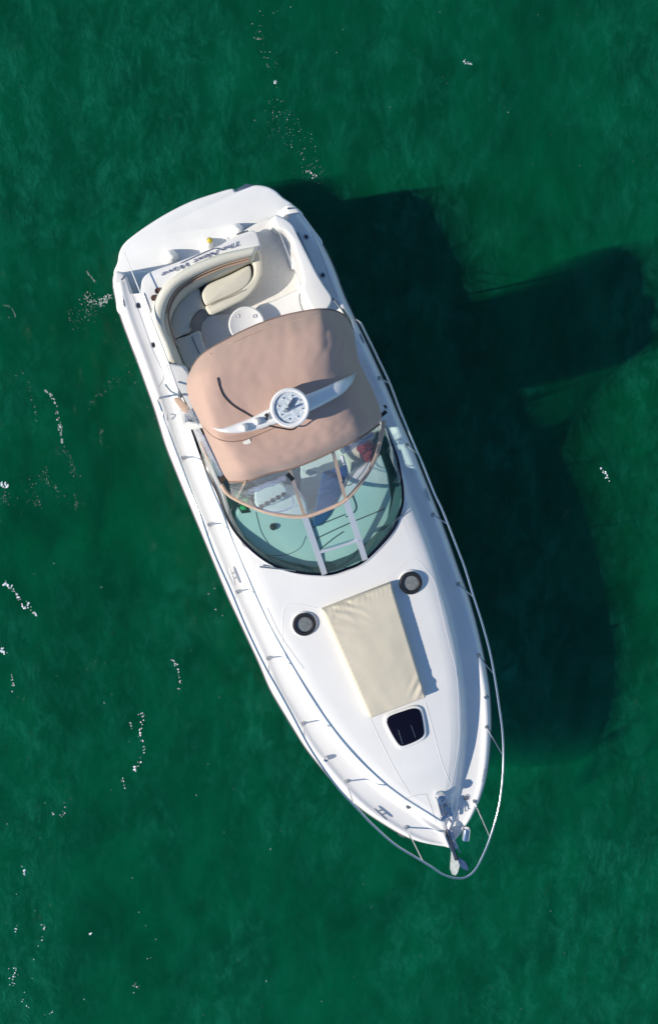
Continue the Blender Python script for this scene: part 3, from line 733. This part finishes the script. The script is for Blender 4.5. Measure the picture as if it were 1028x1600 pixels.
# ---- bow rail
RAIL_L = [(248,627),(253,640),(260,663),(283.7,726),(300,770.7),(316.4,812.8),(335,864),(360.8,922),(386,982),(414,1040),(435,1077),(458,1119),(481.7,1163.7),(507.4,1203),(530.7,1233.8),(558.8,1264),(580,1286.6),(615,1318),(650,1340),(673.4,1354),(692,1366)]
RAIL_R = [(710.7,1371.8),(727,1370.7),(741,1360),(755,1334.5),(766.8,1304),(778.5,1262),(784.3,1220),(786,1178),(784.3,1140.7),(779.7,1106),(773.3,1063),(764.8,1018),(752,971),(739,930.6),(726,888),(715.5,860),(692,800),(678,770),(659.4,723.4),(650,702),(626.7,646),(608,597),(589,557),(571,520),(561.6,502)]
def railz(u): return zs(max(u, 0)) + ip(u, [-1, 0, 1, 4, 6.6, 7.1], [.62, .64, .66, .62, .56, .50])
def on_rail(p):
    z = 2.3
    for _ in range(8):
        q = I(p[0], p[1], z); z = railz(q.x)
    return q
ra = [on_rail(p) for p in RAIL_L + RAIL_R]
ra = [on_deck((249, 622), .0), ra[0] + Vector((0, 0, -.1))] + ra[1:] + [on_deck((555, 499), .0)]
m = M(); m.tube(CR(ra, 5), .017, 10); rail = part(m, 'bow_rail', STEEL, sharp=0)
ST = [((286,716),(284,727)),((327,820),(325.5,837)),((371,925),(367,938)),((419,1029),(422,1053)),((473,1131),(477,1155)),((541.7,1221),(553,1257)),((634,1293),(660.5,1347)),
      ((741,1252),(764.5,1307)),((760,1136),(783.6,1177)),((747,1024),(770.5,1052)),((715.6,912.4),(739.5,933)),((676,804),(698,818)),((635,696),(653,708)),((592,591),(609,599))]
for a, b in ST:
    A = on_deck(a, .0); B = on_rail(b)
    m = M(); m.tube([A, B], .012, 8); s_ = part(m, 'stanchion', STEEL)
    m = M(); m.lathe(A, [(.034, -.01), (.034, .008), (.018, .03), (.015, .035)], 16); part(m, 'stanchion_base', STEELD, s_)

# ---- deck fittings
def cleat(a, b, dz=.05, name='cleat', k=1.0):
    A = on_deck(a, dz); B = on_deck(b, dz); d = (B - A); m = M()
    m.tube([A, A.lerp(B, .15), A.lerp(B, .85), B], [.008 * k, .014 * k, .014 * k, .008 * k], 8)
    for t in (.35, .65):
        c = A.lerp(B, t); m.tube([c, c - Vector((0, 0, dz + .01))], .012 * k, 8)
    n = Vector((-d.y, d.x, 0)).normalized()
    return part(m, name, STEELD)
cleat((585,1263), (605,1281)); cleat((358,888), (368,914)); cleat((757,1201), (753,1222)); cleat((664,763), (671,783)); 
cleat((190,438), (197,430), .06); cleat((449,326), (459,325), .06); cleat((190,468), (193,480), .03, k=.7); cleat((470,402), (477,418), .03, k=.7); cleat((480,420),(484,430),.03, k=.7)
cleat((562,521), (569,536), .02, k=.7)
for p in [(508.5,1185), (758,1088)]:
    c = on_deck(p, .0); m = M(); m.lathe(c, [(.035, -.01), (.038, .03), (.036, .07), (.022, .095), (.004, .10)], 20); part(m, 'navigation_light', STEEL)
for p, r in [((638,1260), .035), ((728,1246.5), .042)]:
    c = on_deck(p, .004); m = M(); m.lathe(c, [(r + .014, -.01), (r + .014, .006), (r, .008)], 20); a = part(m, 'filler_cap', TRIM); m = M(); m.lathe(c + Vector((0, 0, .002)), [(r, 0), (r, .008)], 20); part(m, 'cap_centre', SEAM, a)
m = M(); m.tube([on_deck((622,1303), .0), on_deck((632,1308), .0)], .014, 6); part(m, 'fairlead', SEAM)
for pts in ([(262,651),(266,646),(283,664)],):
    m = M(); m.tube([on_deck((262, 648), .02), on_deck((262, 652), .07), on_deck((262, 657), .02)], .008, 6); part(m, 'fender_ring', STEELD)
m = M(); m.tube(CR([on_deck((723,1257), .02), on_deck((727,1262), .04), on_deck((726,1267), .05), on_deck((731,1266), .04)], 4), .009, 6); part(m, 'chain_lock', STEEL)

# windlass and chain
wc = on_deck((686, 1243), .0)
m = M(); m.lathe(wc, [(.075, -.03), (.08, .02), (.055, .05), (.05, .10), (.075, .14), (.07, .17), (.03, .185), (.01, .187)], 24); wl = part(m, 'windlass', STEEL)
m = M(); m.lathe(wc + Vector((0, 0, .186)), [(.03, 0), (.028, .02)], 6); part(m, 'windlass_cap', STEELD, wl)
m = M(); m.slab([on_deck(p, .06) for p in [(682,1250),(693,1246),(704,1268),(698,1278),(690,1278)]], wc.z - .06, .015); part(m, 'windlass_base', STEELD, wl)
m = M(); m.box(on_deck((700, 1266), .07), (.20, .07, .07), .15); m.box(on_deck((694, 1276), .07), (.06, .12, .05), .15); m.tube([on_deck((703,1256), .06), on_deck((708,1280), .06)], .02, 8); part(m, 'chain_stopper', STEEL)
chain = M(); P0 = on_deck((689, 1252), .10); P1 = I(699, 1298, 2.12)
for k in range(18):
    t = k / 17; c = P0.lerp(P1, t); c.z += -.03 * math.sin(math.pi * t); d = (P1 - P0).normalized(); sd_ = d.cross(Vector((0, 0, 1))).normalized()
    sv = sd_ if k % 2 else Vector((0, 0, 1))
    pts = [c + d * .022 * math.cos(a) + sv * .012 * math.sin(a) for a in [x * math.pi / 4 for x in range(9)]]
    chain.tube(pts, .005, 5, cap=False)
part(chain, 'anchor_chain', STEEL)
# roller bracket
m = M(); m.box(I(704, 1312, 2.03), (.36, .14, .03), RAD(0)); 
for dy in (-.055, .055):
    m.box(I(706, 1316, 2.08) + Vector((0, dy, 0)), (.40, .012, .11), 0)
br = part(m, 'anchor_roller_bracket', STEEL)
# spotlight
sc_ = I(728, 1303, 2.22)
dirv = (I(726, 1315, 2.22) - I(729, 1291, 2.22)).normalized()
m = M(); m.lathe(sc_ - dirv * .10, [(.05, 0), (.068, .02), (.072, .17), (.066, .20), (.05, .19)], 24, axis=dirv); sp = part(m, 'search_light', STEEL)
m = M(); m.tube([sc_ + Vector((0, 0.0, -.05)), on_deck((722, 1293), 0)], .03, 8); part(m, 'light_foot', GEL, sp)

# transom details
for p, k in [((268,401), 1), ((372,359.5), 1), ((326,380), .75)]:
    c = I(*p, .84 if k == 1 else .74)
    m = M(); m.lathe(c, [(.12 * k, -.29 * k), (.105 * k, -.20 * k), (.07 * k, -.08 * k), (.035 * k, -.01), (.005, .0)], 20)
    part(m, 'stern_bollard', GEL)
m = M(); m.tube([I(328, 379, 1.1), I(328, 376, 1.35)], .012, 6); m.lathe(I(328, 375.5, 1.38), [(.015, -.05), (.038, -.03), (.045, 0), (.035, .03), (.008, .045)], 16); part(m, 'stern_light', YEL)
m = M(); m.tube([on_deck((370,366), 0) * 0 + I(370,366.5,1.3), I(388,360.5,1.3)], .012, 6); part(m, 'hinge', STEELD)

def lettering(txt, a, b, z, size, mt, name):
    cu = bpy.data.curves.new('t', 'FONT'); cu.body = txt; cu.size = size; cu.shear = .35; cu.extrude = .002; cu.offset = .0
    to = bpy.data.objects.new('t', cu); COL.objects.link(to); bpy.context.view_layer.update()
    me = bpy.data.meshes.new_from_object(to); bpy.data.objects.remove(to)
    A = I(*a, z); B = I(*b, z); x = (B - A); Ln = x.length; x.normalize(); y = Vector((0, 0, 1)).cross(x)
    mw = max(v.co.x for v in me.vertices); k = Ln / mw
    for v in me.vertices: 
        c = A + x * v.co.x * k + y * v.co.y + Vector((0, 0, v.co.z)); v.co = c
    me.materials.clear(); me.materials.append(mt); o = bpy.data.objects.new(name, me); COL.objects.link(o); o.parent = boat
    return o
lettering('The Next Wave', (376.5,375), (251,427), 1.488, .092, BLUEL, 'name_lettering')
m = M(); m.tube(CR([I(*p, 1.49) for p in [(281,412),(300,403),(320,394),(336,388),(348,391)]], 5), [.002] + [.006] * 19 + [.002], 5); part(m, 'lettering_swash', BLUEL)

# ------------------------------------------------------------------ things resting on the boat
zl = on_deck((585, 1010)).z
mc = [(504,954),(530,944),(560,932),(590,920),(612,912),(617,925),(630,970),(645,1020),(658,1065),(666,1090),(655,1095),(630,1104),(600,1115),(580,1123),(575,1112),(558,1070),(535,1020),(515,975)]
q0 = I(585, 1010, zl); sp_ = thing('sun_mat', 'beige quilted sunbathing mat lying on the white foredeck', 'sun mat', q0); of = Off(sp_, q0)
Acs = [on_deck(p, .16) for p in [(504,954),(612,912)]]; Bcs = [on_deck(p, .17) for p in [(579,1124),(666,1091)]]
rows = []
for j in range(121):
    b = j / 120; l = Acs[0].lerp(Bcs[0], b); r_ = Acs[1].lerp(Bcs[1], b); row = []
    zb = deck_z(l.x, l.y) + .0
    row.append(Vector((l.x, l.y, zb)))
    for i in range(81):
        a = i / 80; p = l.lerp(r_, a); e = min(a, 1 - a) * 1.15; f = min(b, 1 - b) * 1.95
        k = min(1, min(e, f) / .045); rnd = math.sqrt(1 - (1 - k) ** 2)
        p.z = max(p.z, 0) + .03 * (rnd - 1) * 1.6 + .02 * math.sin(math.pi * a) * math.sin(math.pi * b)
        wv = math.exp(-(b / .16) ** 2) * math.exp(-((a - .22) / .3) ** 2)
        p.z += .012 * wv * math.sin(70 * b - 26 * a + 3 * mn.noise(Vector((a * 6, b * 6, 2))))
        wv = math.exp(-((b - .9) / .09) ** 2) * math.exp(-((a - .95) / .15) ** 2)
        p.z += .012 * wv * math.sin(60 * b + 30 * a)
        p.z += .005 * mn.noise(Vector((a * 5, b * 9, 7)))
        for e_, ww_ in ((a, .10), (1 - a, .05), (b * 1.7, .10)):
            p.z += .0035 * math.exp(-(e_ / ww_) ** 2) * .5 * math.sin(150 * (b if e_ != b * 1.7 else a * .6) + 20 * e_ + 4 * mn.noise(Vector((a * 4, b * 7, 9))))
        row.append(p)
    row.append(Vector((r_.x, r_.y, deck_z(r_.x, r_.y)))); rows.append(row)
m = M(); m.grid(rows); m.f.append(tuple(range(0, 83))); m.f.append(tuple(range(120 * 83, 121 * 83))[::-1])
of.put(m, 'cushion', MATM, sharp=60)

# anchor hanging in the roller
q0 = I(708, 1330, 1.95); an = thing('anchor', 'polished steel plough anchor hanging over the bow tip', 'anchor', q0); of = Off(an, q0)
A = I(698, 1296, 2.12); B = I(713, 1343, 2.10)
m = M(); m.tube([A, A.lerp(B, .5), B], [.022, .030, .034], 8)
of.put(m, 'shank', BLACK)
d = (B - A).normalized(); sd_ = d.cross(Vector((0, 0, 1))).normalized(); up_ = Vector((0, 0, 1)).lerp(-d, .25)
m = M(); m.tube([A + up_ * .032, B + up_ * .034], .010, 6); of.put(m, 'shank_edge', STEEL)
def Q(px, py, z): return I(px, py, z)
m = M(); m.v = [tuple(Q(*p)) for p in [(705,1330,2.0),(714,1341,2.05),(718,1352,1.98),(715,1363,1.9),(711.5,1368,1.86),(706,1366,1.86),(703,1358,1.84),(705,1346,1.86)]]
n = len(m.v); m.v += [tuple(Vector(v) - Vector((0, 0, .02))) for v in m.v]; m.f = [tuple(range(n)), tuple(range(n, 2 * n))[::-1]] + [(i, (i + 1) % n, n + (i + 1) % n, n + i) for i in range(n)]
of.put(m, 'fluke', mat('galvanised_steel', (.55, .57, .58), .45, .6, noise=(20, .25, 5)), sharp=20)
m = M(); m.v = [tuple(Q(*p)) for p in [(716,1340,2.02),(726,1346,1.94),(731,1355,1.88),(731,1361,1.82),(722,1357,1.90),(717,1352,1.97)]]
n = len(m.v); m.v += [tuple(Vector(v) - Vector((0, 0, .02))) for v in m.v]; m.f = [tuple(range(n)), tuple(range(n, 2 * n))[::-1]] + [(i, (i + 1) % n, n + (i + 1) % n, n + i) for i in range(n)]
of.put(m, 'fluke', mat('steel_blue', (.10, .16, .32), .35, .6), sharp=20)

# dark red bundle on the passenger seat, green bottles by the helm
q0 = I(576, 708, 1.56)
m = M(); m.slab(CR([I(*p, 1.85) - q0 for p in [(562,700),(572,694),(584,692),(590,700),(588,712),(582,722),(574,722),(566,713)]], 4, True), -.02, .08, 4, .05)
for k, v in enumerate(m.v):
    v = Vector(v); v.z += .04 * mn.noise(v * 9); v += Vector((mn.noise(v * 12) * .03, mn.noise(v * 11 + Vector((5, 0, 0))) * .03, 0)); m.v[k] = tuple(v)
bu = m.build('folded_jacket', WINE, None, sharp=0); bu.matrix_world = MB_ @ Matrix.Translation(q0); bu['label'] = 'dark red bundled jacket on the cream seat under the canopy'; bu['category'] = 'jacket'
q0 = I(380, 790, 1.93)
tw = thing('green_cloth', 'bright green cloths bundled at the helm corner behind the windscreen', 'cloth', q0); of = Off(tw, q0)
for p in [(373,775),(385,782),(382,793)]:
    m = M(); m.lathe(I(*p, 1.98), [(.05, -.08), (.055, -.02), (.04, .03), (.01, .045)], 10)
    for k, v in enumerate(m.v):
        v = Vector(v); m.v[k] = tuple(v + Vector((mn.noise(v * 17), mn.noise(v * 19 + Vector((3, 0, 0))), mn.noise(v * 15))) * .035)
    of.put(m, 'fold', GREEN, sharp=0)
m = M(); m.slab([I(*p, 1.93) for p in [(370,790),(388,792),(393,801),(378,803)]], 1.85, .02); of.put(m, 'dark_cloth', BLACK)

# ------------------------------------------------------------------ foam, bubbles and white flecks for sun glints on the water
GLINT = mat('white_sun_glint', (.76, .83, .92), .25, spec=.8, coat=.6); FO2 = clear('thin_foam', (1, 1, 1), .36, (.70, .80, .82), .3)
def flecks(name, label, clusters, mt, z=.012):
    m = M()
    for (x, y, sx, sy, n, r0, r1) in clusters:
        for _ in range(n):
            px = random.gauss(x, sx); py = random.gauss(y, sy); r = (r0 + (r1 - r0) * random.random() ** 2) * (1.15 if mt is GLINT else .8)
            c = W(px, py, z); k = random.randint(5, 8); o = len(m.v); st = random.uniform(.5, 1); th = random.uniform(0, 3.14)
            for j in range(k):
                a = 2 * math.pi * j / k; rr = r * random.uniform(.6, 1.2)
                dx = rr * math.cos(a); dy = rr * math.sin(a) * st
                m.v.append((c.x + dx * math.cos(th) - dy * math.sin(th), c.y + dx * math.sin(th) + dy * math.cos(th), z))
            m.f.append(tuple(range(o, o + k)))
            oo = len(m.v); m.v.append((c.x, c.y, z + r * .5))
            m.f.pop(); m.f += [(o + j, o + (j + 1) % k, oo) for j in range(k)]
    ob = m.build(name, mt, None); ob['kind'] = 'stuff'; ob['label'] = label; return ob
def line(pts, n, s, r0, r1, per=1):
    n = int(n * 1.5)
    cp = CR([(a, b, 0) for a, b in pts], 10); out = []
    for _ in range(n):
        p = random.choice(cp); out.append((p.x, p.y, s, s, per, r0, r1))
    return out
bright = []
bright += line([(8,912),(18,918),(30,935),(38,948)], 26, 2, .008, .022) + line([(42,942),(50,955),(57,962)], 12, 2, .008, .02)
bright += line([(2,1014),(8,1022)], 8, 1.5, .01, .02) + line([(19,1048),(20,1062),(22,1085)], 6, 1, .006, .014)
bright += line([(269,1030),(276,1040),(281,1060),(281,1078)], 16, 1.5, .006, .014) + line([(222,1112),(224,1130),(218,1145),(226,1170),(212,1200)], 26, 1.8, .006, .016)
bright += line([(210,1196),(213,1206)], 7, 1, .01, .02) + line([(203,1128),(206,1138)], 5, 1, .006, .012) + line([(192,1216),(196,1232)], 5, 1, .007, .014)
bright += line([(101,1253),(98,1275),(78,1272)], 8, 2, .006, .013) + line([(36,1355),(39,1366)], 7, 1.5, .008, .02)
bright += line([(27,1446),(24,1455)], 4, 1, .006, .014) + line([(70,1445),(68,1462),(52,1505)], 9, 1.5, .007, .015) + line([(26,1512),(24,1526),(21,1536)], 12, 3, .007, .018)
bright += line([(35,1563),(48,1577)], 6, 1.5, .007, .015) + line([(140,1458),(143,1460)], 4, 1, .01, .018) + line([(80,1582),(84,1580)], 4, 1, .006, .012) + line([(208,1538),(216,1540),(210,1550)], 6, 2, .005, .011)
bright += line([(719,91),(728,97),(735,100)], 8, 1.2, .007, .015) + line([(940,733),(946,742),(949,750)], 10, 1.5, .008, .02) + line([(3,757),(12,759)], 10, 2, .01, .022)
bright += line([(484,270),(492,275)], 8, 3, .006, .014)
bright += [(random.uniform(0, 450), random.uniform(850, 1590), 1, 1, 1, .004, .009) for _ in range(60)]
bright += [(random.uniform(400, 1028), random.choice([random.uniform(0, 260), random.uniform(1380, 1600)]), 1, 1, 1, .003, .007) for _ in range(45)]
flecks('sun_glint_flecks', 'bright white flecks painted as sun glints on the green water', bright, GLINT)  # white flecks stand in for sun glints on the ripples
soft = line([(72,608),(85,625),(92,655),(95,672),(97,690)], 34, 1.5, .012, .035) + line([(33,578),(45,600),(52,630),(58,660)], 14, 1, .006, .014)
soft += line([(137,424),(143,433),(149,441)], 14, 1, .008, .016) + line([(177,461),(165,467),(158,474)], 46, 2.5, .010, .024) + line([(158,474),(146,472),(135,468),(138,462)], 50, 4, .006, .016)
soft += line([(152,478),(140,490),(120,500),(108,490)], 55, 7, .004, .010) + line([(10,475),(20,483),(26,494)], 10, 1.5, .007, .014)
soft += line([(190,590),(170,605),(140,632)], 26, 4, .004, .010) + line([(70,735),(68,750),(85,760),(92,778)], 34, 4, .005, .012) + line([(105,705),(110,725),(120,745)], 24, 3, .005, .013)
soft += line([(50,745),(48,770),(62,790)], 26, 5, .005, .011) + line([(5,770),(10,785)], 24, 6, .005, .012) + line([(160,672),(157,690)], 12, 2, .005, .012) + line([(120,785),(118,790)], 16, 5, .005, .011)
soft += line([(425,20),(400,50),(405,65),(415,90),(425,105)], 26, 5, .006, .016) + line([(430,128),(428,135)], 4, 1, .02, .04) + line([(425,165),(440,190),(470,220),(485,260)], 70, 13, .005, .014)
soft += line([(480,262),(500,272)], 30, 9, .004, .010) + [(random.uniform(195, 245), random.uniform(540, 700), 2, 2, 1, .004, .011) for _ in range(0)]
soft += [(x, 400 + (x - 175) * 2.9 + random.uniform(60, 130), 3, 5, 1, .005, .012) for x in [random.uniform(180, 240) for _ in range(20)]]
flecks('bubble_foam', 'pale patches of foam and bubbles drifting on the water', soft, FO2, .010)
